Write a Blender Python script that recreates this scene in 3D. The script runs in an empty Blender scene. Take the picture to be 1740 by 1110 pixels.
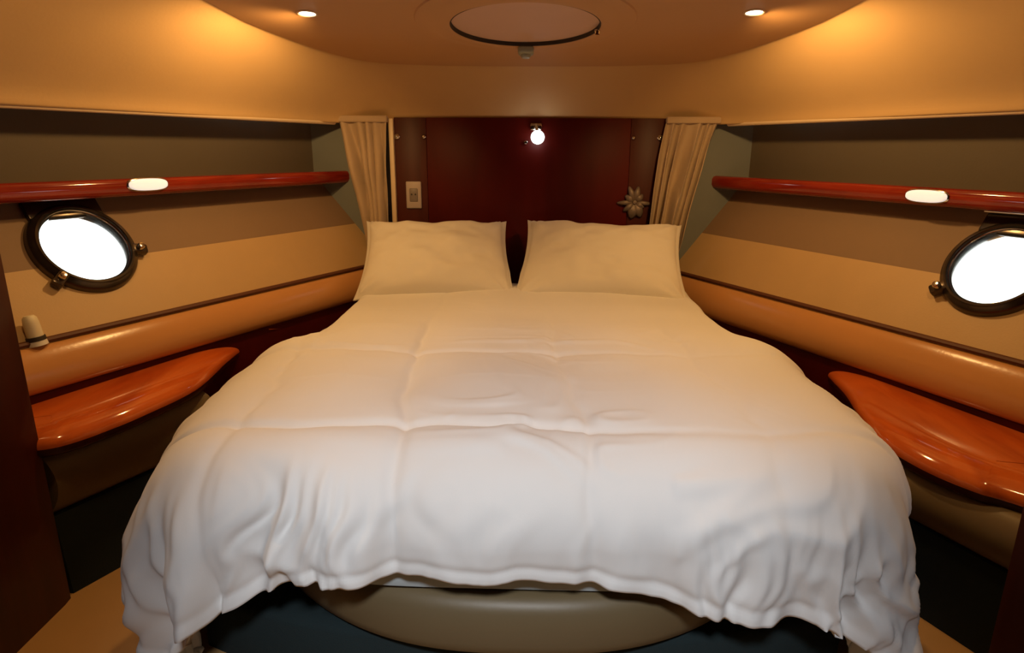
import bpy, bmesh, math, random
import numpy as np
from mathutils import Vector, Matrix

# ------------------------------------------------------------------ camera / world / light
scene = bpy.context.scene
COL = scene.collection
PI = math.pi
F, PITCH, YAW, ROLL, ZC = 1100.0, math.atan(301 / 1100.0), math.atan(32 / 1140.0), math.radians(0.3), 1.32

cd = bpy.data.cameras.new('camera')
cd.sensor_width = 36.0
cd.lens = 36.0 * F / 1740.0
cd.clip_start = 0.02
cam = bpy.data.objects.new('camera', cd)
COL.objects.link(cam)
fw = Vector((-math.sin(YAW) * math.cos(PITCH), math.cos(YAW) * math.cos(PITCH), -math.sin(PITCH)))
rt = Vector((math.cos(YAW), math.sin(YAW), 0))
up = rt.cross(fw)
rt2 = rt * math.cos(ROLL) + up * math.sin(ROLL)
up2 = -rt * math.sin(ROLL) + up * math.cos(ROLL)
m = Matrix((rt2, up2, -fw)).transposed().to_4x4()
m.translation = (0, 0, ZC)
cam.matrix_world = m
scene.camera = cam

w = bpy.data.worlds.new('daylight')
scene.world = w
w.use_nodes = True
bg = w.node_tree.nodes['Background']
bg.inputs[0].default_value = (0.93, 0.97, 1.0, 1)
bg.inputs[1].default_value = 4.0

vs = scene.view_settings
vs.view_transform = 'Standard'
vs.look = 'None'
vs.gamma = 1.0
vs.use_curve_mapping = False
vs.exposure = 0.0

WARM = (1.0, 0.57, 0.19)
COOL = (0.94, 0.97, 1.0)
SPOT_W, SPOT_AFT_W, FOOT_FILL_W = 18.0, 10.0, 135.0

# ------------------------------------------------------------------ helpers
def mesh_obj(name, verts, faces, mat, parent=None, smooth=True, angle=None):
    me = bpy.data.meshes.new(name)
    me.from_pydata([tuple(v) for v in verts], [], faces)
    me.validate()
    me.update()
    o = bpy.data.objects.new(name, me)
    COL.objects.link(o)
    if mat: me.materials.append(mat)
    if smooth:
        me.polygons.foreach_set('use_smooth', [True] * len(me.polygons))
        if angle: me.set_sharp_from_angle(angle=math.radians(angle))
    if parent: o.parent = parent
    return o

def bm_obj(name, bm, mat, parent=None, smooth=True, angle=40):
    bmesh.ops.recalc_face_normals(bm, faces=bm.faces)
    me = bpy.data.meshes.new(name)
    bm.to_mesh(me); bm.free()
    o = bpy.data.objects.new(name, me)
    COL.objects.link(o)
    if mat: me.materials.append(mat)
    if smooth:
        me.polygons.foreach_set('use_smooth', [True] * len(me.polygons))
        me.set_sharp_from_angle(angle=math.radians(angle))
    if parent: o.parent = parent
    return o

def fix(o):
    bm = bmesh.new(); bm.from_mesh(o.data)
    bmesh.ops.recalc_face_normals(bm, faces=bm.faces)
    bm.to_mesh(o.data); bm.free()
    return o

def grid(name, P, mat, parent=None, closed_u=False, smooth=True, angle=None):
    """P: list of rows of points"""
    nu, nv = len(P), len(P[0])
    verts = [p for r in P for p in r]
    faces = []
    for i in range(nu - (0 if closed_u else 1)):
        i2 = (i + 1) % nu
        for j in range(nv - 1):
            faces.append((i * nv + j, i * nv + j + 1, i2 * nv + j + 1, i2 * nv + j))
    return mesh_obj(name, verts, faces, mat, parent, smooth, angle)

def box_bm(bm, lo, hi, bevel=0.0, seg=2, M=None):
    r = bmesh.ops.create_cube(bm, size=1.0)
    vs_ = r['verts']
    for v in vs_:
        v.co = Vector([(lo[k] + hi[k]) / 2 + v.co[k] * (hi[k] - lo[k]) for k in range(3)])
    if bevel:
        es = list({e for v in vs_ for e in v.link_edges})
        rb = bmesh.ops.bevel(bm, geom=es, offset=bevel, segments=seg, affect='EDGES', profile=0.5)
        vs_ = list({v for f in rb['faces'] for v in f.verts} | {v for v in vs_ if v.is_valid})
    if M is not None:
        for v in vs_: v.co = M @ v.co

def box(name, lo, hi, mat, parent=None, bevel=0.0, seg=2, M=None):
    bm = bmesh.new(); box_bm(bm, lo, hi, bevel, seg, M)
    return bm_obj(name, bm, mat, parent)

def lathe(name, prof, mat, parent=None, M=None, n=64, closed=False, angle=40):
    """prof list of (r, z); revolve about local z"""
    rows = []
    for i in range(n):
        a = 2 * PI * i / n
        rows.append([Vector((r * math.cos(a), r * math.sin(a), z)) for r, z in prof])
    nv = len(prof)
    verts = [p if M is None else M @ p for r in rows for p in r]
    faces = []
    for i in range(n):
        i2 = (i + 1) % n
        for j in range(nv if closed else nv - 1):
            j2 = (j + 1) % nv
            faces.append((i * nv + j, i2 * nv + j, i2 * nv + j2, i * nv + j2))
    o = mesh_obj(name, verts, faces, mat, parent, True)
    bm = bmesh.new(); bm.from_mesh(o.data)
    bmesh.ops.remove_doubles(bm, verts=bm.verts, dist=1e-6)
    bmesh.ops.dissolve_degenerate(bm, edges=bm.edges, dist=1e-7)
    bmesh.ops.recalc_face_normals(bm, faces=bm.faces)
    bm.to_mesh(o.data); bm.free()
    o.data.polygons.foreach_set('use_smooth', [True] * len(o.data.polygons))
    o.data.set_sharp_from_angle(angle=math.radians(angle))
    return o

def tube(name, pts, rad, mat, parent=None, n=10, cap=True):
    pts = [Vector(p) for p in pts]
    rows = []
    prev = None
    for i, p in enumerate(pts):
        d = (pts[min(i + 1, len(pts) - 1)] - pts[max(i - 1, 0)]).normalized()
        a = prev if prev is not None else (Vector((0, 0, 1)) if abs(d.z) < .9 else Vector((1, 0, 0)))
        x = (a - d * a.dot(d)).normalized(); prev = x
        y = d.cross(x)
        r = rad[i] if isinstance(rad, (list, tuple)) else rad
        rows.append([p + (x * math.cos(2 * PI * k / n) + y * math.sin(2 * PI * k / n)) * r for k in range(n)])
    verts = [v for r in rows for v in r]
    faces = []
    for i in range(len(rows) - 1):
        for k in range(n):
            k2 = (k + 1) % n
            faces.append((i * n + k, i * n + k2, (i + 1) * n + k2, (i + 1) * n + k))
    if cap:
        faces.append(tuple(range(n))); faces.append(tuple(range((len(rows) - 1) * n, len(rows) * n)))
    return fix(mesh_obj(name, verts, faces, mat, parent, True, 50))

def empty(name, loc=(0, 0, 0)):
    o = bpy.data.objects.new(name, None)
    o.empty_display_size = 0.05
    o.location = loc
    COL.objects.link(o)
    return o

def tag(o, label=None, cat=None, group=None, kind=None):
    if label: o['label'] = label
    if cat: o['category'] = cat
    if group: o['group'] = group
    if kind: o['kind'] = kind
    return o

def put(parent, *objs):
    """parent an object built in world coordinates to an offset empty"""
    bpy.context.view_layer.update()
    for o in objs:
        o.parent = parent
        o.matrix_parent_inverse = Matrix.Translation(parent.location).inverted()

def sstep(a, b, x):
    t_ = np.clip((x - a) / (b - a), 0, 1)
    return t_ * t_ * (3 - 2 * t_)

_rng = np.random.RandomState(7)
_perm = _rng.rand(512, 512)
def vnoise(x, y, seed=0):
    x = np.asarray(x, float) + seed * 17.3; y = np.asarray(y, float) + seed * 9.7
    xi = np.floor(x).astype(int); yi = np.floor(y).astype(int)
    xf = x - xi; yf = y - yi
    xf = xf * xf * xf * (xf * (xf * 6 - 15) + 10); yf = yf * yf * yf * (yf * (yf * 6 - 15) + 10)
    g = lambda a, b: _perm[a % 512, b % 512]
    return ((g(xi, yi) * (1 - xf) + g(xi + 1, yi) * xf) * (1 - yf) +
            (g(xi, yi + 1) * (1 - xf) + g(xi + 1, yi + 1) * xf) * yf) * 2 - 1
def ridge(x, y, seed=0):
    return 1 - np.abs(vnoise(x, y, seed)) * 2

# ------------------------------------------------------------------ materials
def mat_new(name):
    m_ = bpy.data.materials.new(name); m_.use_nodes = True
    nt = m_.node_tree
    return m_, nt, nt.nodes['Principled BSDF']

def simple(name, col, rough=0.5, metal=0.0, coat=0.0, spec=0.5, emit=None, es=0.0, var=0.06, nscale=14.0, bump=0.0, bscale=200.0, sheen=0.0):
    m_, nt, b = mat_new(name)
    N, L = nt.nodes, nt.links
    tc = N.new('ShaderNodeTexCoord')
    no = N.new('ShaderNodeTexNoise'); no.inputs['Scale'].default_value = nscale; no.inputs['Detail'].default_value = 4
    L.new(tc.outputs['Object'], no.inputs['Vector'])
    mx = N.new('ShaderNodeMix'); mx.data_type = 'RGBA'
    mx.inputs['A'].default_value = (*[c * (1 - var) for c in col], 1)
    mx.inputs['B'].default_value = (*[min(1, c * (1 + var)) for c in col], 1)
    L.new(no.outputs['Fac'], mx.inputs['Factor'])
    L.new(mx.outputs['Result'], b.inputs['Base Color'])
    b.inputs['Roughness'].default_value = rough
    b.inputs['Metallic'].default_value = metal
    b.inputs['Coat Weight'].default_value = coat
    b.inputs['Coat Roughness'].default_value = 0.05
    b.inputs['Specular IOR Level'].default_value = spec
    if sheen:
        b.inputs['Sheen Weight'].default_value = sheen
    if emit:
        b.inputs['Emission Color'].default_value = (*emit, 1); b.inputs['Emission Strength'].default_value = es
    if bump:
        n2 = N.new('ShaderNodeTexNoise'); n2.inputs['Scale'].default_value = bscale; n2.inputs['Detail'].default_value = 3
        L.new(tc.outputs['Object'], n2.inputs['Vector'])
        bp = N.new('ShaderNodeBump'); bp.inputs['Strength'].default_value = bump; bp.inputs['Distance'].default_value = 0.002
        L.new(n2.outputs['Fac'], bp.inputs['Height']); L.new(bp.outputs['Normal'], b.inputs['Normal'])
    return m_

def cherry(name, dark, light, rough=0.16, coat=0.7, scale=(3.0, 3.0, 28.0), rot=(0, 0, 0), spec=0.25):
    m_, nt, b = mat_new(name)
    N, L = nt.nodes, nt.links
    tc = N.new('ShaderNodeTexCoord'); mp = N.new('ShaderNodeMapping')
    mp.inputs['Scale'].default_value = scale; mp.inputs['Rotation'].default_value = rot
    L.new(tc.outputs['Object'], mp.inputs['Vector'])
    n1 = N.new('ShaderNodeTexNoise'); n1.inputs['Scale'].default_value = 1.6; n1.inputs['Detail'].default_value = 7; n1.inputs['Distortion'].default_value = 0.6
    L.new(mp.outputs['Vector'], n1.inputs['Vector'])
    cr = N.new('ShaderNodeValToRGB')
    cr.color_ramp.elements[0].position = 0.32; cr.color_ramp.elements[0].color = (*dark, 1)
    cr.color_ramp.elements[1].position = 0.72; cr.color_ramp.elements[1].color = (*light, 1)
    L.new(n1.outputs['Fac'], cr.inputs['Fac']); L.new(cr.outputs['Color'], b.inputs['Base Color'])
    b.inputs['Roughness'].default_value = rough
    b.inputs['Coat Weight'].default_value = coat; b.inputs['Coat Roughness'].default_value = 0.07
    b.inputs['Specular IOR Level'].default_value = spec
    return m_

M = {}
M['leather'] = simple('tan_leather_headliner', (0.58, 0.38, 0.18), 0.6, spec=0.25, bump=0.15, bscale=90, var=0.05, nscale=5)
M['ceiling'] = simple('tan_ceiling_panel', (0.52, 0.30, 0.14), 0.6, spec=0.25, bump=0.1, bscale=90, var=0.04, nscale=5)
M['vinyl'] = simple('tan_wall_vinyl', (0.50, 0.33, 0.16), 0.55, bump=0.2, bscale=160, var=0.06, nscale=6)
M['lining'] = simple('brown_rail_shade_band', (0.235, 0.150, 0.090), 0.7, bump=0.2, bscale=160, var=0.06, nscale=5)  # darker brown carries the shade under the rail
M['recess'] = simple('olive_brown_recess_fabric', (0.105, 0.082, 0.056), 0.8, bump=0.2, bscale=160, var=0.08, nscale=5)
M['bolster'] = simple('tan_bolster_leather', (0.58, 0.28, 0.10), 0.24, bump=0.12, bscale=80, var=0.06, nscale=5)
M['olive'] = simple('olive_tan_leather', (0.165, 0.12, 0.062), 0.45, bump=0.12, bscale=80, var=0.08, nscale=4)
M['teal'] = simple('dark_teal_carpet', (0.008, 0.019, 0.022), 0.9, bump=0.5, bscale=300, var=0.2, nscale=9)
M['floor'] = simple('tan_sole_floor', (0.52, 0.30, 0.12), 0.5, bump=0.1, bscale=80, var=0.08, nscale=5)
M['headwall'] = simple('grey_green_wall_lining', (0.165, 0.178, 0.17), 0.7, bump=0.15, bscale=160, var=0.05)
M['piping'] = simple('cream_piping', (0.72, 0.55, 0.36), 0.4)
M['dark'] = simple('dark_gasket', (0.03, 0.022, 0.015), 0.6)
M['seam'] = simple('dark_red_seam', (0.10, 0.03, 0.012), 0.6)
M['cherry_panel'] = cherry('dark_cherry_headboard', (0.055, 0.003, 0.002), (0.105, 0.007, 0.004), 0.40, 0.0, (2.2, 2.2, 0.5), spec=0.15)
M['cherry_stile'] = cherry('brown_cherry_stile', (0.050, 0.007, 0.003), (0.085, 0.014, 0.006), 0.45, 0.0, (6, 6, 0.8))
M['cherry_rail'] = cherry('red_cherry_rail', (0.16, 0.012, 0.006), (0.27, 0.026, 0.011), 0.14, 0.7, (6, 1.2, 20))
M['cherry_shelf'] = cherry('orange_cherry_shelf', (0.50, 0.085, 0.014), (0.72, 0.16, 0.028), 0.13, 1.0, (9, 1.6, 9), (0, 0, 0.45))
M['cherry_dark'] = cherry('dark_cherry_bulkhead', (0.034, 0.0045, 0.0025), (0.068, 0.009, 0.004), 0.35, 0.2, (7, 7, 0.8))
M['duvet'] = simple('white_cotton_duvet', (0.82, 0.81, 0.80), 0.85, var=0.012, nscale=3, bump=0.06, bscale=500, sheen=0.15)
M['pillow'] = simple('cream_cotton_pillowcase', (0.80, 0.76, 0.69), 0.85, var=0.012, nscale=4, bump=0.06, bscale=500, sheen=0.15)
M['sheet'] = simple('pale_blue_sheet', (0.50, 0.58, 0.62), 0.85, var=0.06, nscale=9)
M['curtain'] = simple('beige_curtain_fabric', (0.44, 0.32, 0.21), 0.8, var=0.05, nscale=20, bump=0.2, bscale=400, sheen=0.2)
M['chrome'] = simple('polished_chrome', (0.62, 0.60, 0.57), 0.12, metal=1.0, var=0.02)
M['gunmetal'] = simple('dark_bronze_metal', (0.09, 0.075, 0.065), 0.25, metal=0.85, var=0.1)
M['white'] = simple('white_plastic', (0.78, 0.76, 0.72), 0.35, var=0.02)
M['cream'] = simple('cream_plastic', (0.75, 0.68, 0.50), 0.45, var=0.03)
M['grey_plate'] = simple('grey_plastic_plate', (0.46, 0.38, 0.35), 0.4, var=0.03)
M['pewter'] = simple('dull_pewter', (0.20, 0.155, 0.13), 0.5, metal=0.3, var=0.25, nscale=40)
M['grey_insert'] = simple('dark_grey_insert', (0.22, 0.18, 0.16), 0.45, var=0.03)
M['latch'] = simple('grey_green_latch', (0.30, 0.33, 0.27), 0.4, var=0.05)
M['blind'] = simple('rose_beige_blind', (0.60, 0.40, 0.30), 0.6, var=0.03)
M['lens'] = simple('lit_warm_lens', (0.9, 0.85, 0.7), 0.4, emit=(1.0, 0.90, 0.70), es=6.0)
M['lens_rail'] = simple('lit_white_lens', (0.85, 0.84, 0.82), 0.3, emit=(1.0, 0.96, 0.92), es=0.55)
M['globe'] = simple('lit_white_globe', (0.9, 0.9, 0.9), 0.3, emit=(1.0, 1.0, 0.97), es=5.0)
M['aft_wall'] = simple('tan_aft_lining', (0.30, 0.17, 0.08), 0.6)

def glass():
    m_ = bpy.data.materials.new('clear_porthole_glass'); m_.use_nodes = True
    nt = m_.node_tree; nt.nodes.clear()
    N, L = nt.nodes, nt.links
    out = N.new('ShaderNodeOutputMaterial'); mix = N.new('ShaderNodeMixShader')
    tr = N.new('ShaderNodeBsdfTransparent'); tr.inputs[0].default_value = (0.96, 0.985, 0.97, 1)
    gl = N.new('ShaderNodeBsdfGlossy'); gl.inputs['Roughness'].default_value = 0.02
    fr = N.new('ShaderNodeFresnel'); fr.inputs[0].default_value = 1.45
    L.new(fr.outputs[0], mix.inputs[0]); L.new(tr.outputs[0], mix.inputs[1]); L.new(gl.outputs[0], mix.inputs[2])
    L.new(mix.outputs[0], out.inputs['Surface'])
    return m_
M['glass'] = glass()

# ------------------------------------------------------------------ the shell
CXX, YH, T = -0.01, 3.15, math.tan(math.radians(26))
FLOOR = 0.11
Y0 = 1.30            # where the V walls end against the aft bulkheads

def wp(s, u, z, Y):
    """point of the V-shaped side walls: u = half width at the head wall"""
    return Vector((CXX + s * (u + T * (YH - Y)), Y, z))

def wall_strip(name, s, prof, mat, parent, ya=Y0, yb=YH + 0.03, n=14, angle=35):
    P = []
    for i in range(n + 1):
        Y = ya + (yb - ya) * i / n
        P.append([wp(s, u, z, Y) for u, z in prof])
    o = grid(name, P, mat, parent, angle=angle)
    return fix(o)

def wall_solid(name, s, prof, mat, parent, ya=Y0, yb=YH + 0.03, n=14, angle=35):
    """closed profile swept along the wall with end caps"""
    k = len(prof)
    verts = []
    for i in range(n + 1):
        Y = ya + (yb - ya) * i / n
        verts += [wp(s, u, z, Y) for u, z in prof]
    faces = []
    for i in range(n):
        for j in range(k):
            j2 = (j + 1) % k
            faces.append((i * k + j, i * k + j2, (i + 1) * k + j2, (i + 1) * k + j))
    faces.append(tuple(range(k))); faces.append(tuple(range(n * k, (n + 1) * k)))
    return fix(mesh_obj(name, verts, faces, mat, parent, True, angle))

# floor
fl = box('floor', (-1.9, -1.5, FLOOR - 0.05), (1.9, 3.3, FLOOR), M['floor'])
tag(fl, 'tan cabin floor either side of the bed', kind='structure')

# head wall
hw = box('wall_head', (-1.4, YH, FLOOR), (1.4, YH + 0.05, 1.75), M['headwall'])
tag(hw, 'grey lined wall behind the headboard and curtains', kind='structure')

SIDE = {
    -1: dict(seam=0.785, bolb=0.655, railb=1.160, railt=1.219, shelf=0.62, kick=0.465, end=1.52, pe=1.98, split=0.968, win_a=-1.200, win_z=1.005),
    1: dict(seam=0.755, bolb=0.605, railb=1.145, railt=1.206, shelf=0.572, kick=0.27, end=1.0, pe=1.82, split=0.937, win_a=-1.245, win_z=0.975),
}
PT = (0.99, 1.15)      # top of the flared hull panel

def hull_basis(s):
    sd = SIDE[s]
    top = wp(s, PT[0], PT[1], YH); bot = wp(s, 0.70, sd['seam'], YH)
    d = Vector((-s * T, 1, 0)).normalized()
    n = d.cross(bot - top).normalized()
    inward = Vector((-s, 0, 0))
    if n.dot(inward) < 0: n = -n
    b = n.cross(d) if n.cross(d).z > 0 else d.cross(n)
    return top, d, b.normalized(), n

def hull_panel(s, parent, R=0.133):
    """flared lining with a round opening for the porthole"""
    sd = SIDE[s]
    top, d, b, n = hull_basis(s)
    a0 = sd['win_a']; c = top + d * a0
    c = c + b * ((sd['win_z'] - c.z) / b.z)
    zlo, zhi = sd['seam'] - 0.02, PT[1] + 0.03
    blo, bhi = (zlo - c.z) / b.z, (zhi - c.z) / b.z
    amin, amax = -0.75, -a0 + 0.18
    pl = lambda x, y: c + d * x + b * y
    H = min(-blo, bhi, 0.2) - 0.001
    n_ = 72
    verts, faces = [], []
    for k in range(n_):
        a = 2 * PI * k / n_
        ca, sa = math.cos(a), math.sin(a)
        q = H / max(abs(ca), abs(sa))
        verts.append(pl(R * ca, R * sa)); verts.append(pl(q * ca, q * sa))
    for k in range(n_):
        k2 = (k + 1) % n_
        faces.append((2 * k, 2 * k + 1, 2 * k2 + 1, 2 * k2))
    def quad(x0, x1, y0, y1):
        i = len(verts)
        verts.extend([pl(x0, y0), pl(x1, y0), pl(x1, y1), pl(x0, y1)]); faces.append((i, i + 1, i + 2, i + 3))
    quad(amin, -H, blo, bhi); quad(H, amax, blo, bhi)
    quad(-H, H, H, bhi); quad(-H, H, blo, -H)
    o = mesh_obj('hull_panel', verts, faces, M['vinyl'], parent, False)
    bm = bmesh.new(); bm.from_mesh(o.data)
    bmesh.ops.remove_doubles(bm, verts=bm.verts, dist=1e-5)
    bmesh.ops.recalc_face_normals(bm, faces=bm.faces)
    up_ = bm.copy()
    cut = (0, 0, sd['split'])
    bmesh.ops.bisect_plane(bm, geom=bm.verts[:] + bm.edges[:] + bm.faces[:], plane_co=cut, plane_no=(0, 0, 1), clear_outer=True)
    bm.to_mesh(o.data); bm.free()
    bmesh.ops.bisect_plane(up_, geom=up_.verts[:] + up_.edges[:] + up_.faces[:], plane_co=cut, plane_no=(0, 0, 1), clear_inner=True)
    o2 = bm_obj('upper_shade_band', up_, M['lining'], parent, False)  # band of rail shade, put into the panel colour
    return Matrix((d, b, n)).transposed().to_4x4(), c, o, o2

win_frames = {}
for s in (-1, 1):
    sd = SIDE[s]
    side = 'left' if s < 0 else 'right'
    W = empty('wall_' + side, (wp(s, 0.6, FLOOR, 2.2)))
    tag(W, 'flared tan lined hull wall on the %s side of the bed' % side, kind='structure')
    parts = []
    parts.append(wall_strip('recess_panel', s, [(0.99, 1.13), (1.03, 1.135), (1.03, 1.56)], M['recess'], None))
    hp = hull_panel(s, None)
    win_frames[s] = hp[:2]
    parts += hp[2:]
    # padded bolster under the seam
    zt, zb = sd['seam'], sd['bolb']
    pr = []
    for k in range(13):
        a = k / 12
        bulge = 0.035 * math.sin(PI * a) ** 0.6
        pr.append((0.70 - 0.05 * a - bulge, zt - 0.006 - (zt - zb) * a))
    pr += [(0.80, zb + 0.004), (0.80, zt - 0.006)]
    parts.append(wall_solid('bolster_pad', s, pr, M['bolster'], None, angle=60))
    parts.append(wall_solid('seam_strip', s, [(0.688, zt + 0.006), (0.683, zt), (0.688, zt - 0.008), (0.74, zt - 0.008), (0.74, zt + 0.006)], M['seam'], None))
    # dark cherry board between bolster and bed
    parts.append(wall_solid('side_board', s, [(0.655, zb - 0.012), (0.655, FLOOR), (0.70, FLOOR), (0.70, zb + 0.02), (0.68, zb + 0.02)], M['cherry_panel'], None))
    # olive padded lower panel and teal kick panel
    pr = []
    for k in range(13):
        a = k / 12
        pr.append((sd['kick'] + 0.035 - 0.05 * math.sin(PI * a) ** 0.7, sd['shelf'] - 0.075 - (sd['shelf'] - 0.075 - 0.35) * a))
    pr += [(0.70, 0.35), (0.70, sd['shelf'] - 0.075)]
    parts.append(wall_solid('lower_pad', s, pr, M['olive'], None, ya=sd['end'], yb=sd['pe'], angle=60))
    parts.append(wall_solid('kick_panel', s, [(sd['kick'] + 0.012, 0.352), (sd['kick'], FLOOR - 0.01), (0.70, FLOOR - 0.01), (0.70, 0.352)], M['teal'], None, ya=sd['end'], yb=sd['pe']))
    put(W, *parts)
    # fiddle rail
    zb, zt = sd['railb'], sd['railt']
    pr = [(1.04, zb), (0.885, zb), (0.868, zb + 0.006), (0.86, zb + 0.02), (0.86, zt - 0.016), (0.866, zt - 0.004), (0.878, zt), (0.905, zt), (0.915, zt - 0.006), (0.92, zt - 0.03), (1.04, zt - 0.03)]
    r = wall_solid('trim_%d' % (1 if s < 0 else 2), s, pr, M['cherry_rail'], None, angle=50)
    tag(r, 'glossy red cherry rail along the %s wall shelf' % side, kind='structure')

# ceiling panel (slopes gently down towards the head)
def cz(Y): return ZC + 0.627 - 0.1 * Y
def catmull(P, n):
    out = []
    Q = [P[0]] + P + [P[-1]]
    for i in range(1, len(Q) - 2):
        p0, p1, p2, p3 = [np.array(q, float) for q in Q[i - 1:i + 3]]
        for k in range(n):
            t = k / n
            out.append(0.5 * ((2 * p1) + (-p0 + p2) * t + (2 * p0 - 5 * p1 + 4 * p2 - p3) * t ** 2 + (-p0 + 3 * p1 - 3 * p2 + p3) * t ** 3))
    out.append(np.array(P[-1], float))
    return np.array(out)
def resample(P, n):
    d = np.r_[0, np.cumsum(np.linalg.norm(np.diff(P, axis=0), axis=1))]
    q = np.linspace(0, d[-1], n)
    return np.c_[np.interp(q, d, P[:, 0]), np.interp(q, d, P[:, 1])]
inner_h = catmull([(1.02, -1.5), (1.02, 0.0), (1.02, 1.0), (1.0, 1.6), (0.955, 2.07), (0.905, 2.37), (0.71, 2.785), (0.42, 2.885), (0.0, 2.90)], 10)
inner_s = resample(inner_h[:61], 40); inner_f = resample(inner_h[60:], 16)
inner_half = np.r_[inner_s, inner_f[1:]]
ow = lambda Y: 0.86 + T * (YH - Y)
outer_side = [(ow(Y), Y) for Y in np.linspace(-1.5, 3.02, 30)]
outer_c = [(ow(3.02) * (1 - t) ** 2 + 2 * t * (1 - t) * ow(3.155) + t * t * 0.74, 3.02 * (1 - t) ** 2 + 2 * t * (1 - t) * 3.155 + t * t * 3.155) for t in np.linspace(0.1, 1, 8)]
outer_s = resample(np.array(outer_side + outer_c), 40)
outer_f = resample(np.array([outer_s[-1], (0.0, 3.155)]), 16)
outer_half = np.r_[outer_s, outer_f[1:]]
def full(h):
    L_ = [(-x, y) for x, y in h]
    R_ = [(x, y) for x, y in h[::-1]][1:]
    return L_ + R_
inn, out_ = full(inner_half), full(outer_half)
OUT_Z = 1.433
rows = []
prof = [(0, 0), (0.06, 0.022), (0.13, 0.06), (0.22, 0.125), (0.34, 0.23), (0.48, 0.365), (0.62, 0.51), (0.75, 0.65), (0.84, 0.755), (0.90, 0.835), (0.935, 0.895), (0.955, 0.945), (0.965, 0.98), (0.975, 1.0)]
for (xi, yi), (xo, yo) in zip(inn, out_):
    r_ = []
    zi = cz(yi) + 0.004
    for a, f in prof:
        r_.append(Vector((CXX + xi + (xo - xi) * a, yi + (yo - yi) * a, zi + (OUT_Z - zi) * f)))
    # roll under
    e = r_[-1]
    nrm = Vector((xo - xi, yo - yi, 0)).normalized()
    r_.append(e + nrm * 0.03 + Vector((0, 0, 0.004)))
    r_.append(e + nrm * 0.16 + Vector((0, 0, 0.02)))
    rows.append(r_)
cove = grid('ceiling_cove', rows, M['leather'], None)
fix(cove); tag(cove, 'tan leather cove sloping from the ceiling panel to the walls', kind='structure')

# ceiling panel mesh with a rolled edge
pts = inn
verts, faces = [], []
n_ = len(pts)
def inset(pts, dlt):
    res = []
    for i, (x, y) in enumerate(pts):
        a = np.array(pts[max(i - 1, 0)]); b_ = np.array(pts[min(i + 1, n_ - 1)])
        tv = (b_ - a) / (np.linalg.norm(b_ - a) + 1e-9)
        nv = np.array([tv[1], -tv[0]])     # inward (right of travel left->head->right)
        res.append((x + nv[0] * dlt, y + nv[1] * dlt))
    return res
for dl, dz in ((-0.02, 0.03), (-0.012, 0.004), (-0.006, 0.0), (0.006, -0.003)):
    for x, y in inset(pts, dl): verts.append((CXX + x, y, cz(y) + dz))
for r_ in range(3):
    for i in range(n_ - 1):
        faces.append((r_ * n_ + i, r_ * n_ + i + 1, (r_ + 1) * n_ + i + 1, (r_ + 1) * n_ + i))
for i in range(n_ // 2):
    a, b_ = 3 * n_ + i, 3 * n_ + i + 1
    c_, d_ = 3 * n_ + n_ - 2 - i, 3 * n_ + n_ - 1 - i
    if b_ < c_: faces.append((a, b_, c_, d_))
    elif b_ == c_: faces.append((a, b_, d_))
ce = fix(mesh_obj('ceiling', verts, faces, M['ceiling'], None, True, 40))
tag(ce, 'darker tan flat ceiling panel around the round hatch', kind='structure')

# cream piping under the cove at both sides
for k, s in ((3, -1), (4, 1)):
    pp = [wp(s, 0.862, OUT_Z + 0.004, Y) for Y in np.linspace(Y0, 3.08, 24)]
    o = tube('trim_%d' % k, pp, 0.0125, M['piping'])
    tag(o, 'cream piping along the lower edge of the cove, %s side' % ('left' if s < 0 else 'right'), kind='structure')

# aft part of the cabin, behind and beside the camera
for s, nm in ((-1, 'left'), (1, 'right')):
    xe = -1.265 if s < 0 else 1.006
    ye = 1.50 if s < 0 else 1.20
    P = [(xe, ye), (xe + s * 0.9, ye), (xe + s * 0.9, ye - 0.04), (xe + s * 0.05, ye - 0.05), (xe + s * 0.02, -1.5), (xe - s * 0.02, -1.5), (xe - s * 0.004, ye - 0.03)]
    bm = bmesh.new()
    f = bm.faces.new([bm.verts.new((x, y, FLOOR - 0.01)) for x, y in P])
    ex = bmesh.ops.extrude_face_region(bm, geom=[f])
    bmesh.ops.translate(bm, verts=[v for v in ex['geom'] if isinstance(v, bmesh.types.BMVert)], vec=(0, 0, 2.1))
    o = bm_obj('wall_aft_' + nm, bm, M['cherry_dark'], None, True, 30)
    tag(o, 'dark cherry bulkhead at the %s edge of the photo' % nm, kind='structure')
o = box('wall_aft', (-2.2, -1.5, FLOOR - 0.01), (2.2, -1.45, 2.2), M['aft_wall'])
tag(o, 'tan lined wall behind the viewpoint', kind='structure')
o = box('ceiling_deck', (-3.6, -1.6, 2.15), (3.6, 3.3, 2.2), M['aft_wall'])
tag(o, 'deck underside above the headliner', kind='structure')
for s, nm in ((-1, 'left'), (1, 'right')):
    # outer hull above the recess: closes the shell
    P = [[wp(s, 1.05, 1.46, Y), wp(s, 1.05, 2.18, Y)] for Y in (-1.6, YH + 0.05)]
    o = grid('wall_topside_' + nm, P, M['aft_wall'], None, smooth=False)
    tag(o, 'hull side above the %s cove' % nm, kind='structure')

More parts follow.
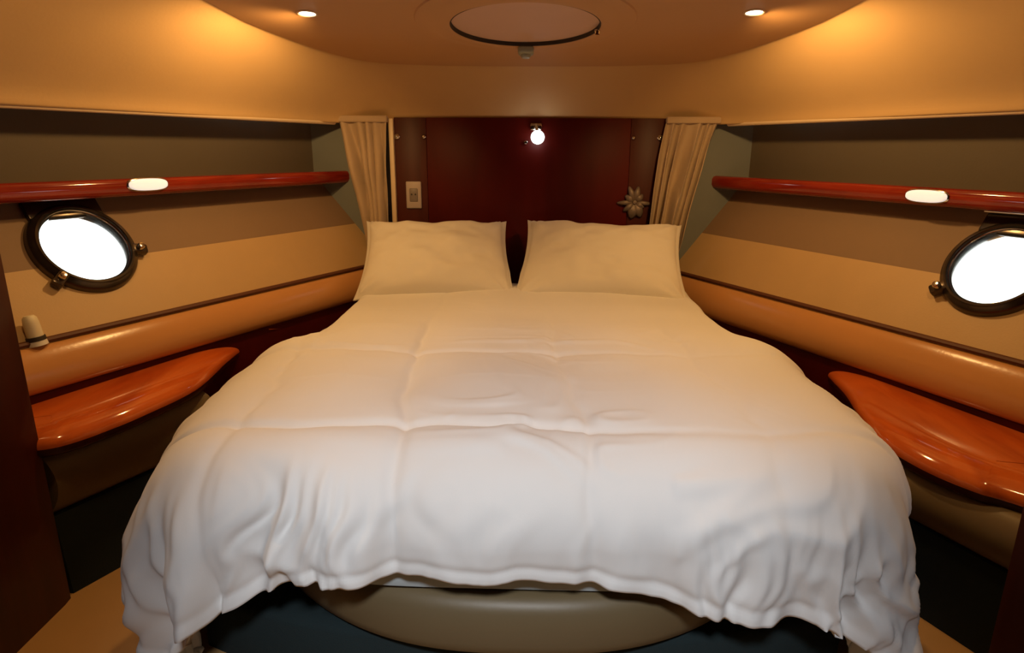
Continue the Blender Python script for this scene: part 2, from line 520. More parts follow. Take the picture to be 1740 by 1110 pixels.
# ------------------------------------------------------------------ portholes
def porthole(idx, s):
    R_, c = win_frames[s]
    Mw = Matrix.Translation(c) @ R_ @ Matrix.Scale(1.05, 4)
    W = empty('window_%d' % idx, c)
    tag(W, 'round metal framed porthole in the %s hull wall, bright daylight outside' % ('left' if s < 0 else 'right'), kind='structure')
    ps = []
    # heavy outer frame ring standing proud of the lining
    ps.append(lathe('frame', [(0.153, -0.004), (0.151, 0.012), (0.146, 0.022), (0.138, 0.027), (0.133, 0.033), (0.127, 0.034), (0.123, 0.028), (0.122, 0.0), (0.122, -0.014), (0.135, -0.014), (0.135, -0.006)], M['gunmetal'], None, Mw, 96, True))
    ps.append(lathe('inner_rim', [(0.1225, 0.026), (0.1205, 0.024), (0.1185, 0.012), (0.118, -0.010), (0.1225, -0.012)], M['chrome'], None, Mw, 96, True))
    ps.append(lathe('pane', [(0.0, -0.006), (0.1215, -0.006), (0.1215, -0.011), (0.0, -0.011)], M['glass'], None, Mw, 96))
    # squared hinge block at the top, with bright hinge pin
    bm = bmesh.new(); box_bm(bm, (-0.108, 0.105, -0.004), (0.108, 0.172, 0.020), 0.008, 2, Mw)
    ps.append(bm_obj('hinge_block', bm, M['gunmetal']))
    ps.append(tube('hinge_pin', [Mw @ Vector((x, 0.172, 0.024)) for x in (-0.112, 0, 0.112)], 0.0065, M['chrome']))
    # clamp knobs
    for a in (-0.24, -2.45) if s < 0 else (-2.9, -0.7):
        cp = Vector((0.140 * math.cos(a), 0.140 * math.sin(a), 0.0))
        rd = Vector((math.cos(a), math.sin(a), 0))
        Rk = Matrix.Translation(cp) @ Matrix.Rotation(a, 4, 'Z')
        bm = bmesh.new(); box_bm(bm, (-0.012, -0.016, 0.004), (0.038, 0.016, 0.034), 0.007, 2, Mw @ Rk)
        ps.append(bm_obj('clamp_lug', bm, M['gunmetal']))
        kn = lathe('clamp_knob', [(0, 0.052), (0.008, 0.051), (0.011, 0.046), (0.011, 0.036), (0.007, 0.034), (0.007, 0.02)], M['chrome'], None, Mw @ Rk @ Matrix.Translation((0.012, 0, 0)), 20)
        ps.append(kn)
    put(W, *ps)
porthole(1, -1); porthole(2, 1)

# ------------------------------------------------------------------ bed
BX = -0.018
BED_Z = 0.722
def bow(hw_, yf, depth, yb, n=40, p=2.6):
    """plan outline: bow front"""
    pts_ = []
    for k in range(n + 1):
        x = -hw_ + 2 * hw_ * k / n
        pts_.append((BX + x, yf + depth * abs(x / hw_) ** p))
    return [(BX - hw_, yb)] + pts_ + [(BX + hw_, yb)]
def prism(name, outline, prof_, mat, parent=None, angle=40):
    """outline plan polygon offset per profile row (inset, z)"""
    cx_, cy_ = BX, 2.2
    k = len(outline)
    verts = []
    A = np.array(outline)
    for ins, z in prof_:
        for i in range(k):
            a, b_ = A[i - 1], A[(i + 1) % k]
            tv = (b_ - a) / (np.linalg.norm(b_ - a) + 1e-9)
            nv = np.array([-tv[1], tv[0]])
            q = A[i] + nv * ins
            verts.append((q[0], q[1], z))
    faces = []
    for r_ in range(len(prof_) - 1):
        for i in range(k):
            i2 = (i + 1) % k
            faces.append((r_ * k + i, r_ * k + i2, (r_ + 1) * k + i2, (r_ + 1) * k + i))
    faces.append(tuple(range(k))); faces.append(tuple(range((len(prof_) - 1) * k, len(prof_) * k)))
    return fix(mesh_obj(name, verts, faces, mat, parent, True, angle))

B = empty('bed_base', (BX, 2.1, FLOOR))
tag(B, 'olive upholstered bow-fronted bed base under the white duvet', 'bed')
pad = [(0.03, 0.27), (0.008, 0.285), (0.0, 0.31), (-0.006, 0.35), (-0.004, 0.39), (0.01, 0.412), (0.03, 0.42)]
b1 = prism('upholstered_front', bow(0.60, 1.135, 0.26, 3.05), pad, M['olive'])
b2 = prism('plinth', bow(0.78, 1.20, 0.14, 1.9), [(0, FLOOR), (0, 0.25), (0.01, 0.262), (0.03, 0.27)], M['teal'])
put(B, b1, b2)
mt = prism('mattress', bow(0.655, 1.155, 0.10, 3.10, p=4), [(0.03, 0.421), (0.006, 0.432), (0.0, 0.45), (0.0, 0.60), (0.015, 0.65), (0.06, 0.672)], M['sheet'])
tag(mt, 'mattress in a pale blue sheet peeking out below the duvet hem', 'mattress')

def make_duvet():
    ex, ey = 0.72, 0.325
    HW, YF, YB = 0.668, 1.27, 2.84
    nx, ny = 500, 350
    xs = np.linspace(-(HW + ex), HW + ex, nx)
    ys = np.linspace(YF - ey, YB, ny)
    X, Y = np.meshgrid(xs, ys, indexing='ij')
    # hem irregularity: the cloth hangs lower towards the corners, more so on the right
    xa = np.clip(X, -0.8, 0.8)
    hemf = 0.020 * vnoise(X * 4.0, 0 * X + 3.1, 2) + 0.010 * vnoise(X * 11, 0 * X + 1.7, 3)
    hemf = hemf + 0.095 * sstep(0.12, 0.62, xa) + 0.10 * sstep(0.40, 0.66, -xa)
    Yc = np.where(Y < YF, YF + (Y - YF) * (1 + hemf / ey), Y)
    rc = 0.07
    ix = np.clip(X, -(HW - rc), HW - rc); iy = np.maximum(Yc, YF + rc)
    dx, dy = X - ix, Yc - iy
    corner = (np.abs(X) > HW - rc) & (Yc < YF + rc)
    side = (np.abs(X) > HW) & ~corner
    foot = (Yc < YF) & ~corner
    L_ = np.hypot(dx, dy) + 1e-9
    nX = np.where(corner, dx / L_, np.where(side, np.sign(X), 0.0))
    nY = np.where(corner, dy / L_, np.where(foot, -1.0, 0.0))
    d = np.where(corner, np.maximum(L_ - rc, 0), np.where(side, np.abs(X) - HW, np.where(foot, YF - Yc, 0.0)))
    cX = np.where(corner, ix + nX * np.minimum(L_, rc), np.where(side, np.sign(X) * HW, X))
    cY = np.where(corner, iy + nY * np.minimum(L_, rc), np.where(foot, YF, Yc))
    ang = np.where(corner, np.arctan2(np.abs(dx), -dy), np.where(side, PI / 2, 0.0))
    wpar = np.where(corner, np.sign(X) * (HW - rc + 0.34 * ang), np.where(side, np.sign(X) * (HW - rc + 0.34 * PI / 2 + (Yc - YF - rc)), X))
    k = 1 - sstep(1.92, 2.12, Yc)
    Rside = 0.05 + (0.105 + 0.06 * sstep(1.2, 1.7, Yc)) * k
    ca = np.sin(ang) ** 2
    Rr = 0.165 * (1 - ca) + Rside * ca
    lim = PI / 2 * 0.98
    th = np.minimum(d / Rr, lim)
    over = np.maximum(d - Rr * lim, 0)
    # the corner cloth flares outwards as it hangs
    fl = np.sin(2 * ang) ** 2
    inw = np.where(foot, 0.03, 0.05 * ca) - 0.05 * fl
    g = Rr * np.sin(th) - over * inw
    drop = Rr * (1 - np.cos(th)) + over * np.sqrt(1 - inw ** 2)
    def near(v, lines, amps):
        D = np.stack([np.abs(v - l) for l in lines]); i_ = np.argmin(D, 0)
        return np.min(D, 0), np.array(amps)[i_]
    wob = 0.022 * vnoise(X * 5, Yc * 5, 5) + 0.008 * vnoise(X * 16, Yc * 16, 6)
    lx, ax = near(X + wob + 0.06 * (Yc - 1.6), [-1.05, -0.66, -0.285, 0.115, 0.50, 0.89], [0.4, 0.7, 1.0, 0.55, 0.35, 0.3])
    ly, ay = near(Yc + wob * 0.8 + 0.02 * np.sin(X * 3), [1.285, 1.84, 2.40], [1.0, 0.6, 0.25])
    ay = ay * (0.30 + 0.70 * sstep(0.25, -0.05, X)) if False else ay * (1 - 0.65 * sstep(0.05, 0.40, X))
    headfade = 1 - 0.8 * sstep(2.0, 2.3, Yc)
    puff = 0.030 * (1 - ax * np.exp(-lx / 0.10)) * (1 - ay * np.exp(-ly / 0.12))
    crease = -0.009 * ax * np.exp(-(lx / 0.014) ** 2) - 0.012 * ay * np.exp(-(ly / 0.013) ** 2)
    disp = (puff + crease) * headfade
    disp += 0.010 * vnoise(X * 2.4, Yc * 2.4, 11) + 0.004 * vnoise(X * 6, Yc * 6, 12)
    # pulls radiating from the seams
    wx = X * 5.0 + 2.5 * vnoise(X * 2.2, Yc * 2.2, 20); wy = Yc * 17 + 2.5 * vnoise(X * 3, Yc * 3, 21)
    wr = np.maximum(ridge(wx, wy, 22) - 0.45, 0)
    amp = np.clip(0.35 + 0.9 * vnoise(X * 3, Yc * 3, 23), 0, 1)
    disp += 0.022 * wr * np.exp(-(ly / 0.17) ** 2) * headfade * amp * np.exp(-((X + 0.05) / 0.45) ** 2)
    wr2 = np.maximum(ridge(X * 20 + 2 * vnoise(X * 3, Yc * 3, 25), Yc * 5, 24) - 0.5, 0)
    disp += 0.012 * wr2 * np.exp(-(lx / 0.10) ** 2) * headfade * amp
    # hanging folds
    hang = sstep(0.12, 0.34, d)
    q = wpar + 0.035 * vnoise(wpar * 6, d * 7, 30)
    f1 = vnoise(q * 10, d * 1.8, 31)
    f2 = ridge(q * 17 + 1.0 * vnoise(q * 5, d * 7, 33), d * 2.6, 32)
    f3 = ridge(q * 34 + 2.2 * vnoise(q * 8, d * 9, 35), d * 6, 34)
    zone = np.where(foot, 0.16 + 1.15 * np.exp(-((X + 0.43) / 0.17) ** 2) + 1.0 * np.exp(-((X - 0.50) / 0.22) ** 2), 1.0)
    # folds reach further up the foot on the left
    hang2 = np.where(foot & (X < 0), sstep(0.06, 0.26, d), hang)
    disp += hang2 * zone * (0.027 * f1 + 0.021 * np.maximum(f2, -0.5) + 0.013 * f3)
    # diagonal drag lines on the right flank
    dg = np.maximum(ridge((wpar + 0.8 * d) * 13 + 1.2 * vnoise(q * 4, d * 5, 41), d * 3.0 - wpar, 42) - 0.25, 0)
    disp += 0.014 * dg * sstep(0.02, 0.16, d) * (X > 0.3) * (Yc < 1.75)
    # corner cascades
    disp += np.where(corner, 1, 0) * sstep(0.10, 0.45, d) * 0.045 * np.sin(ang * 9.0 + np.where(X > 0, 2.0, 0.3)) * np.sin(2 * ang) ** 0.7
    eh = np.minimum(Y - ys[0], np.minimum(X - xs[0], xs[-1] - X))
    disp += -0.008 * np.exp(-((eh - 0.026) / 0.005) ** 2) * hang
    ker = np.exp(-0.5 * (np.arange(-4, 5) / 1.0) ** 2); ker /= ker.sum()
    pad_ = np.pad(disp, 4, mode='edge')
    pad_ = np.apply_along_axis(lambda v: np.convolve(v, ker, 'valid'), 0, pad_)
    disp = np.apply_along_axis(lambda v: np.convolve(v, ker, 'valid'), 1, pad_)
    nz = np.cos(th); nh = np.sin(th)
    PX = BX + cX + nX * (g + disp * nh)
    PY = cY + nY * (g + disp * nh)
    PZ = BED_Z - drop + disp * nz
    PZ += 0.022 * np.exp(-((Yc - 1.90) / 0.12) ** 2) * sstep(0.45, 0.74, np.abs(X)) * (d < 0.3)
    PZ += 0.012 * (1 - (np.clip(X / HW, -1, 1)) ** 2)
    PZ = np.maximum(PZ, FLOOR + 0.035 + 0.015 * vnoise(X * 6, Y * 6, 40))
    tuck = sstep(2.02, 2.16, Yc)
    PZ = np.where(side, np.maximum(PZ, (0.50 * tuck)), PZ)
    return PX, PY, PZ
PX, PY, PZ = make_duvet()
nx, ny = PX.shape
V = np.stack([PX, PY, PZ], -1).reshape(-1, 3)
ii = np.arange(nx * ny).reshape(nx, ny)
Fq = np.stack([ii[:-1, :-1], ii[1:, :-1], ii[1:, 1:], ii[:-1, 1:]], -1).reshape(-1, 4)
duvet = mesh_obj('duvet', V.tolist(), Fq.tolist(), M['duvet'], None, True)
so = duvet.modifiers.new('thickness', 'SOLIDIFY'); so.thickness = 0.014; so.offset = -1
tag(duvet, 'puffy white quilted duvet draped over the bed', 'duvet')

def pillow(label, center, width, height, thick, tilt, yaw_, roll_, seed, inner):
    nu, nv = 70, 54
    P = {}
    fl = 0.97
    for sgn in (1, -1):
        rows = []
        for i in range(nu + 1):
            u = -1 + 2 * i / nu
            row = []
            for j in range(nv + 1):
                v = -1 + 2 * j / nv
                # outline with ears: edges bow in, the inner upper corner leans away from the gap
                x = u * (width / 2) * (1 - 0.075 * (1 - v * v)) - inner * 0.022 * max(0, v + 0.35) * max(0, 0.3 + u * inner)
                y = v * (height / 2) * (1 - 0.125 * (1 - abs(u) ** 3.0)) + 0.008 * float(vnoise(u * 4, 5.5, seed)) * max(0, v)
                e = max(0.0, (1 - abs(u / fl) ** 2.6)) * max(0.0, (1 - abs(v / fl) ** 2.6))
                t_ = thick / 2 * e ** 0.42
                t_ += (0.012 * float(vnoise(u * 2.5 + seed, v * 2.5, seed)) + 0.005 * float(vnoise(u * 7 + seed, v * 6, seed + 3))) * e ** .3
                # radiating wrinkles at the corners
                cdist = math.hypot(1 - abs(u), 1 - abs(v))
                a = math.atan2(1 - abs(v), 1 - abs(u))
                t_ += 0.008 * math.sin(a * 10 + seed) * math.exp(-(cdist / 0.35) ** 2) * (e > 0.002)
                sag = 0.25 if v < 0 else 0
                row.append(Vector((x, y, sgn * (t_ + 0.003))))
            rows.append(row)
        P[sgn] = rows
    Mx = Matrix.Translation(center) @ Matrix.Rotation(yaw_, 4, 'Z') @ Matrix.Rotation(tilt, 4, 'X') @ Matrix.Rotation(roll_, 4, 'Z')
    n1 = (nu + 1) * (nv + 1)
    verts = [Mx @ p for r in P[1] for p in r] + [Mx @ p for r in P[-1] for p in r]
    faces = []
    for i in range(nu):
        for j in range(nv):
            a = i * (nv + 1) + j
            faces.append((a, a + nv + 1, a + nv + 2, a + 1)); b_ = n1 + a
            faces.append((b_, b_ + 1, b_ + nv + 2, b_ + nv + 1))
    rim = [(i, 0) for i in range(nu)] + [(nu, j) for j in range(nv)] + [(i, nv) for i in range(nu, 0, -1)] + [(0, j) for j in range(nv, 0, -1)]
    idx = [i * (nv + 1) + j for i, j in rim]
    for k in range(len(idx)):
        a, b_ = idx[k], idx[(k + 1) % len(idx)]
        faces.append((a, b_, n1 + b_, n1 + a))
    o = fix(mesh_obj('pillow', verts, faces, M['pillow'], None, True))
    tag(o, label, 'pillow', 'pillows at the head of the bed')
    return o
TILT = math.radians(40)
pillow('plump cream pillow left of the gap, below the socket plate', (-0.414, 2.855, 0.845), 0.692, 0.46, 0.195, TILT, 0.02, 0.015, 1, 1)
pillow('plump cream pillow right of the gap, below the silver ornament', (0.308, 2.845, 0.843), 0.745, 0.47, 0.195, TILT, -0.03, -0.02, 4, -1)

# ------------------------------------------------------------------ headboard, trim, curtains
HB = empty('headboard', (-0.02, YH - 0.02, 0.6))
tag(HB, 'glossy dark red cherry headboard panel between the curtains', 'headboard')
hb = [box('center_panel', (-0.490, YH - 0.028, 0.5), (0.454, YH - 0.001, 1.46), M['cherry_panel'], None, 0.0015)]
hb.append(box('stile', (-0.640, YH - 0.027, 0.5), (-0.4912, YH - 0.001, 1.46), M['cherry_stile'], None, 0.0015))
hb.append(box('stile', (0.455, YH - 0.027, 0.5), (0.62, YH - 0.001, 1.46), M['cherry_stile'], None, 0.0015))
for x, r_ in ((-0.628, .013), (-0.502, .011), (0.468, .010), (0.590, .013)):
    hb.append(lathe('stud', [(0, 0.012), (r_ * .6, 0.010), (r_, 0.004), (r_, 0)], M['chrome'], None, Matrix.Translation((x, YH - 0.027, 1.374)) @ Matrix.Rotation(PI / 2, 4, 'X'), 20))
put(HB, *hb)

o = box('trim_5', (-0.662, YH - 0.05, 0.72), (-0.640, YH, 1.455), M['piping'], None, 0.004)
tag(o, 'pale vertical strip between the left curtain and the headboard', kind='structure')

def curtain(label, top, bot, seed, mid=None):
    """top/bot: (x0,x1) at z 1.445 and z 0.80; gathered cloth"""
    nu, nv = 90, 60
    rows = []
    for j in range(nv + 1):
        v = j / nv
        z = 1.455 - v * 0.64
        k = v ** 0.85
        x0 = top[0] + (bot[0] - top[0]) * k; x1 = top[1] + (bot[1] - top[1]) * k
        amp = 0.008 + 0.018 * min(1, v * 3)
        row = []
        for i in range(nu + 1):
            u = i / nu
            uu = u + 0.05 * math.sin(2 * PI * u * 1.5 + seed) + 0.03 * math.sin(v * 3.2 + u * 6 + seed)
            ph = 2 * PI * uu * 4.6 + seed
            a2 = 0.55 + 0.45 * float(vnoise(u * 5 + seed, v * 1.2, seed))
            y = YH - 0.068 + amp * (0.35 + a2) * math.sin(ph) + 0.012 * float(vnoise(u * 9 + v * 2, v * 4, seed)) * min(1, v * 3)
            x = x0 + (x1 - x0) * u + 0.008 * math.sin(ph * 1.0 + 1.2) * min(1, v * 4)
            row.append(Vector((x, y, z)))
        rows.append(row)
    o = grid('curtain', rows, M['curtain'])
    so_ = o.modifiers.new('cloth', 'SOLIDIFY'); so_.thickness = 0.002
    C_ = empty('curtain', ((top[0] + top[1]) / 2, YH - 0.06, 0.8))
    o.name = 'curtain_cloth'
    C_.name = 'curtain'
    h = [Vector((top[0], YH - 0.065, 1.447)), Vector((top[1], YH - 0.065, 1.447))]
    hd = box('heading_band', (min(top) - .004, YH - 0.085, 1.436), (max(top) + .004, YH - 0.045, 1.466), M['curtain'], None, 0.008)
    put(C_, o, hd)
    tag(C_, label, 'curtain', 'gathered curtains flanking the headboard')
curtain('gathered beige curtain left of the headboard, beside the pale strip', (-0.885, -0.664), (-0.775, -0.668), 1)
curtain('gathered beige curtain right of the headboard, beside the silver ornament', (0.845, 0.61), (0.69, 0.545), 5)

# globe reading lamp on the headboard
LP = empty('reading_lamp', (0.022, YH - 0.03, 1.38))
tag(LP, 'small lit white globe lamp on a chrome bracket, top of headboard', 'lamp')
g = bmesh.new(); bmesh.ops.create_uvsphere(g, u_segments=24, v_segments=16, radius=0.031)
bmesh.ops.translate(g, verts=g.verts, vec=(0.026, YH - 0.085, 1.374))
ps = [bm_obj('globe', g, M['globe'])]
ps.append(box('bracket', (-0.008, YH - 0.045, 1.405), (0.045, YH - 0.029, 1.437), M['chrome'], None, 0.005))
ps.append(tube('arm', [(0.015, YH - 0.04, 1.42), (0.018, YH - 0.07, 1.425), (0.024, YH - 0.085, 1.40)], 0.007, M['chrome']))
ps.append(lathe('switch_knob', [(0, 0.014), (0.008, 0.012), (0.01, 0)], M['chrome'], None, Matrix.Translation((-0.028, YH - 0.03, 1.352)) @ Matrix.Rotation(PI / 2, 4, 'X'), 16))
put(LP, *ps)

# socket plate
SP = empty('socket_plate', (-0.555, YH - 0.027, 1.11))
tag(SP, 'pale grey rectangular socket plate on the headboard', 'socket')
ps = [box('plate', (-0.594, YH - 0.037, 1.045), (-0.521, YH - 0.0272, 1.172), M['grey_plate'], None, 0.006, 3)]
ps.append(box('insert', (-0.577, YH - 0.040, 1.078), (-0.538, YH - 0.034, 1.140), M['grey_insert'], None, 0.004))
for dx in (-0.009, 0.009):
    ps.append(lathe('contact', [(0, 0.002), (0.004, 0.002), (0.004, 0)], M['dark'], None, Matrix.Translation((-0.5575 + dx, YH - 0.0395, 1.112)) @ Matrix.Rotation(PI / 2, 4, 'X'), 12))
put(SP, *ps)

# silver leafy ornament
OR = empty('wall_ornament', (0.49, YH - 0.03, 1.08))
tag(OR, 'dull silver leafy ornament on the right of the headboard', 'ornament')
ps = []
random.seed(3)
for k, (a, ln, wd) in enumerate([(1.95, .070, .026), (1.35, .066, .028), (0.75, .044, .03), (2.55, .046, .03), (3.2, .075, .020), (-0.1, .070, .018), (3.85, .058, .026), (4.55, .072, .046), (5.15, .070, .044), (5.8, .045, .03)]):
    rows = []
    for i in range(9):
        t_ = i / 8
        r_ = 0.006 + ln * t_
        hw_ = wd * 0.5 * math.sin(PI * min(1, t_ * 0.92 + 0.06)) ** 0.7
        row = []
        for q in (-1, -0.5, 0, 0.5, 1):
            p = Vector((r_ * math.cos(a) - q * hw_ * math.sin(a), 0, r_ * math.sin(a) + q * hw_ * math.cos(a)))
            p.y = -(0.010 + 0.012 * math.sin(PI * t_) - 0.006 * abs(q))
            row.append(Vector((0.487, YH - 0.027, 1.083)) + p)
        rows.append(row)
    lf = grid('leaf', rows, M['pewter']); md = lf.modifiers.new('t', 'SOLIDIFY'); md.thickness = 0.003
    ps.append(lf)
ps.append(lathe('boss', [(0, 0.024), (0.008, 0.022), (0.013, 0.012), (0.013, 0)], M['pewter'], None, Matrix.Translation((0.487, YH - 0.027, 1.083)) @ Matrix.Rotation(PI / 2, 4, 'X'), 20))
put(OR, *ps)

# ------------------------------------------------------------------ hatch and lamps in the ceiling
def cmat(x, Y):
    """frame on the ceiling panel, local -z points into the room"""
    return Matrix.Translation((x, Y, cz(Y) - 0.003)) @ Matrix.Rotation(math.atan(-0.1), 4, 'X')
HX, HY, HS = -0.026, 2.268, 1.19
HT = empty('ceiling_hatch', (HX, HY, cz(HY)))
tag(HT, 'round deck hatch with a rose beige blind in the ceiling', 'hatch')
Mh = cmat(HX, HY) @ Matrix.Scale(HS, 4)
ps = [lathe('trim_ring', [(0.300, 0.002), (0.296, -0.004), (0.285, -0.006), (0.27, -0.007), (0.262, -0.010), (0.25, -0.013), (0.225, -0.015), (0.210, -0.016), (0.204, -0.013), (0.203, 0.002)], M['ceiling'], None, Mh, 96, True)]
ps.append(lathe('gasket', [(0.2035, -0.013), (0.201, -0.013), (0.201, 0.001), (0.2035, 0.001)], M['dark'], None, Mh, 96, True))
ps.append(lathe('blind', [(0.0, -0.002), (0.2005, -0.002), (0.2005, 0.001), (0.0, 0.001)], M['blind'], None, Mh, 96))
bm = bmesh.new(); box_bm(bm, (-0.024, 0.196, -0.034), (0.024, 0.240, -0.012), 0.008, 3, Mh)
ps.append(bm_obj('latch', bm, M['latch']))
ps.append(lathe('latch_knob', [(0, -0.044), (0.012, -0.043), (0.016, -0.038), (0.016, -0.03), (0.0, -0.03)], M['latch'], None, Mh @ Matrix.Translation((0, 0.220, 0)), 24))
ps.append(lathe('catch', [(0, -0.024), (0.006, -0.023), (0.008, -0.016), (0.008, -0.012)], M['chrome'], None, Mh @ Matrix.Translation((0.198, 0.035, 0)), 16))
put(HT, *ps)

def downlight(x, Y, label, power, col, group='recessed ceiling downlights', cam_vis=True):
    D = empty('downlight', (x, Y, cz(Y)))
    tag(D, label, 'downlight', group)
    Md = cmat(x, Y)
    ps = [lathe('bezel', [(0.032, 0.001), (0.032, -0.003), (0.029, -0.005), (0.026, -0.004), (0.025, 0.0), (0.025, 0.001)], M['piping'], None, Md, 40, True)]
    ps.append(lathe('lens', [(0, -0.006), (0.015, -0.005), (0.025, -0.001), (0.025, 0.0), (0, 0.0)], M['lens'], None, Md, 40))
    ld = bpy.data.lights.new('downlight_bulb', 'SPOT')
    ld.energy = power; ld.color = col; ld.shadow_soft_size = 0.032
    ld.spot_size = math.radians(170); ld.spot_blend = 0.5
    lo = bpy.data.objects.new('bulb_light', ld); COL.objects.link(lo)
    aim = Vector((math.copysign(0.52, x), 0.15, -0.84))
    lo.rotation_euler = aim.to_track_quat('-Z', 'Y').to_euler()
    lo.location = Md @ Vector((0, 0, -0.035))
    put(D, *ps); put(D, lo)
def on_ceiling(px, py):
    d_ = fw * F + rt2 * (px - 870) + up2 * (555 - py)
    k = 0.627 / (d_.z + 0.1 * d_.y)
    return d_ * k
p = on_ceiling(522, 20); downlight(p.x, p.y, 'lit recessed downlight left of the hatch', SPOT_W, WARM)
p = on_ceiling(1282, 18); downlight(p.x, p.y, 'lit recessed downlight right of the hatch', SPOT_W, WARM)
downlight(-0.86, 1.25, 'lit recessed downlight further aft, out of view to the left', SPOT_AFT_W, WARM)
downlight(0.84, 1.25, 'lit recessed downlight further aft, out of view to the right', SPOT_AFT_W, WARM)

DM = empty('foot_fill_lamp', (0, -0.25, cz(-0.25)))  # added fill light out of view, brightens the foot of the bed
tag(DM, 'added neutral white fill lamp on the ceiling above the viewpoint, unseen', 'lamp')
Md = cmat(0.0, -0.25)
ps = [lathe('rim', [(0.15, 0.0), (0.15, -0.012), (0.14, -0.016), (0.135, -0.005), (0.135, 0.0)], M['chrome'], None, Md, 48, True)]
ps.append(lathe('diffuser', [(0, -0.022), (0.08, -0.020), (0.125, -0.012), (0.136, 0)], M['white'], None, Md, 48))
ld = bpy.data.lights.new('foot_fill_spot', 'SPOT'); ld.shadow_soft_size = 0.10; ld.energy = FOOT_FILL_W; ld.color = COOL
ld.spot_size = math.radians(52); ld.spot_blend = 0.85
lo = bpy.data.objects.new('bulb_light', ld); COL.objects.link(lo)  # light of the added fill lamp
lp = Md @ Vector((0, 0, -0.05))
lo.matrix_world = Matrix.Translation(lp) @ (Vector((-0.02, 1.12, 0.52)) - lp).to_track_quat('-Z', 'Y').to_matrix().to_4x4()
put(DM, *ps)
bpy.context.view_layer.update()
mw = lo.matrix_world.copy(); lo.parent = DM; lo.matrix_parent_inverse = Matrix.Translation(DM.location).inverted(); lo.matrix_basis = mw

# courtesy lights on the rails
for s, a_Y, z in ((-1, 2.235, 1.198), (1, 2.215, 1.178)):
    c = wp(s, 0.86, z, a_Y)
    d = Vector((-s * T, 1, 0)).normalized(); n = Vector((-s * 1, -T, 0)).normalized(); u_ = Vector((0, 0, 1))
    Mc = Matrix((d, u_, n)).transposed().to_4x4(); Mc.translation = c
    E_ = empty('courtesy_light', c)
    tag(E_, 'white oval courtesy light on the %s cherry rail' % ('left' if s < 0 else 'right'), 'light', 'oval lights on the rails')
    def oval(hx, hy, z0, z1, rnd):
        bm = bmesh.new()
        ring = []
        for k in range(40):
            a = 2 * PI * k / 40
            ca, sa = math.cos(a), math.sin(a)
            ring.append((hx * math.copysign(abs(ca) ** 0.75, ca), hy * math.copysign(abs(sa) ** 0.75, sa)))
        lv = []
        for sc, zz in ((1, z0), (1, z1 - rnd), (0.93, z1 - rnd * .3), (0.75, z1), (0.35, z1 + rnd * .2)):
            lv.append([bm.verts.new(Mc @ Vector((x * sc, y * sc, zz))) for x, y in ring])
        for a_, b_ in zip(lv[:-1], lv[1:]):
            for k in range(40): bm.faces.new((a_[k], a_[(k + 1) % 40], b_[(k + 1) % 40], b_[k]))
        bm.faces.new(lv[-1])
        return bm
    ps = [bm_obj('bezel', oval(0.075, 0.024, -0.003, 0.005, 0.003), M['chrome'])]
    ps.append(bm_obj('lens', oval(0.070, 0.020, 0.0, 0.013, 0.006), M['lens_rail']))
    put(E_, *ps)

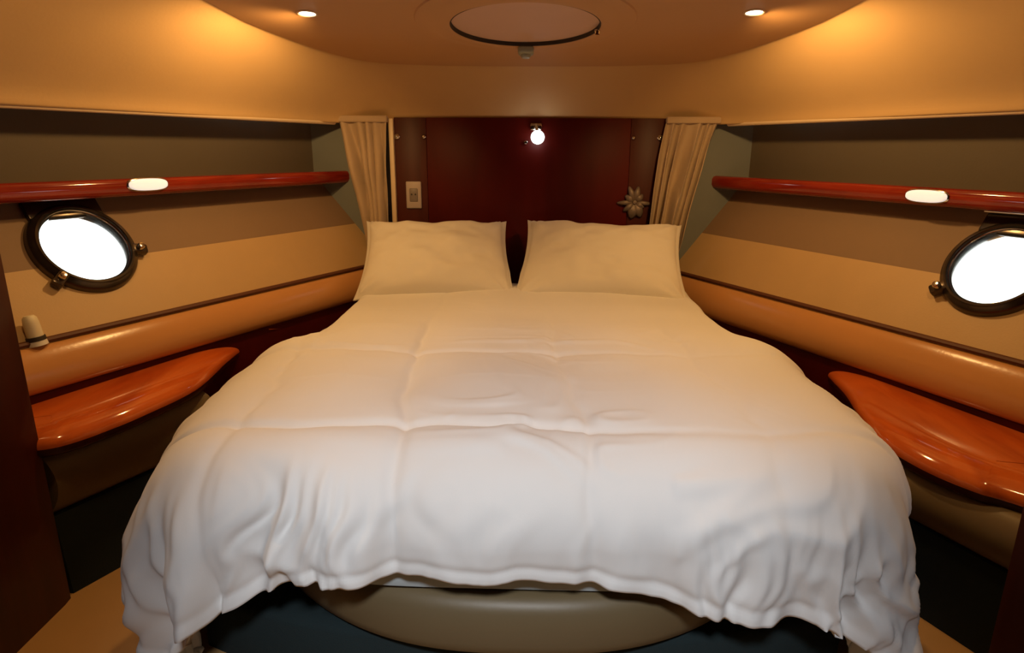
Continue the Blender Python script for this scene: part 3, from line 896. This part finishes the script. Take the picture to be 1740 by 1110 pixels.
# ------------------------------------------------------------------ crescent shelves
def shelf(s, ctrl, label):
    z = SIDE[s]['shelf']
    zs = lambda Y: 0.02 * (Y - 1.62)
    H_ = catmull(ctrl, 8)
    pts_ = []
    front = [wp(s, u + 0.02, 0, Y).to_2d() for Y, u in H_]
    back = [wp(s, 0.72, 0, Y).to_2d() for Y in np.linspace(H_[-1][0], H_[0][0], 16)]
    S_ = empty('crescent_shelf', (front[len(front) // 2].x, front[len(front) // 2].y, z))
    tag(S_, label, 'shelf', 'glossy crescent shelves')
    def strip(prof_, mat, nm):
        k = len(front)
        rows = []
        for i in range(k):
            a, b_ = front[max(i - 1, 0)], front[min(i + 1, k - 1)]
            tv = (b_ - a).normalized(); nv = Vector((-tv.y, tv.x))
            mid = wp(s, 0.72, 0, H_[i][0]).to_2d() - front[i]
            if nv.dot(mid) < 0: nv = -nv
            rows.append([Vector((front[i].x + nv.x * ins, front[i].y + nv.y * ins, z + dz + zs(H_[i][0]))) for ins, dz in prof_])
        return rows
    # broad rounded front edge of the top, and a dark fascia under it
    w_, h_ = 0.11, 0.048
    roll = [(0.0, -h_ - 0.004)] + [(w_ * (1 - math.cos(a)), -h_ + h_ * math.sin(a)) for a in [PI / 2 * q / 12 for q in range(13)]]
    rim = strip(roll, None, '')
    r_ = fix(grid('rim', rim, M['cherry_shelf'], None, angle=70))
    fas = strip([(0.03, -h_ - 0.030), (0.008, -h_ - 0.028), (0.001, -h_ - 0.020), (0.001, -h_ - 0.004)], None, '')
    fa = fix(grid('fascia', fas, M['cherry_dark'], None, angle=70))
    top = []
    for i, row in enumerate(rim):
        e = row[-1]; b_ = wp(s, 0.72, z, H_[i][0])
        b_.z = z + 0.001 + zs(H_[i][0])
        top.append([e.lerp(b_, q / 6) for q in range(7)])
    t_ = fix(grid('top', top, M['cherry_shelf'], None))
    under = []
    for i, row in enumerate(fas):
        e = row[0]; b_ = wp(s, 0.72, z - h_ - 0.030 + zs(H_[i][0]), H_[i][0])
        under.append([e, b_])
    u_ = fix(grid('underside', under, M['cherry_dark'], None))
    put(S_, r_, t_, fa, u_)
shelf(-1, [(2.42, 0.70), (2.36, 0.672), (2.28, 0.632), (2.153, 0.564), (1.908, 0.426), (1.706, 0.381), (1.60, 0.374), (1.535, 0.380), (1.495, 0.405), (1.475, 0.47)], 'glossy orange cherry crescent shelf left of the bed, below the bolster')
shelf(1, [(2.36, 0.70), (2.30, 0.665), (2.20, 0.605), (2.068, 0.526), (1.89, 0.40), (1.708, 0.284), (1.561, 0.244), (1.453, 0.256), (1.384, 0.298), (1.05, 0.44)], 'glossy orange cherry crescent shelf right of the bed, with bright streak')

# cream capped fixture beside the left bulkhead
fx = empty('wall_fixture', (-1.425, 1.735, 0.80))
tag(fx, 'small cream cylinder on a dark banded base beside the left bulkhead', 'fixture')
Mf = Matrix.Translation((-1.40, 1.725, 0.785)) @ Matrix.Rotation(math.radians(-8), 4, 'Y')
ps = [lathe('cap', [(0, 0.078), (0.012, 0.077), (0.018, 0.070), (0.020, 0.055), (0.021, 0.016), (0, 0.016)], M['cream'], None, Mf, 28)]
ps.append(lathe('band', [(0, 0.016), (0.024, 0.016), (0.025, 0.004), (0, 0.004)], M['dark'], None, Mf, 28))
ps.append(lathe('base', [(0, 0.004), (0.024, 0.004), (0.026, -0.010), (0, -0.010)], M['white'], None, Mf, 28))
put(fx, *ps)
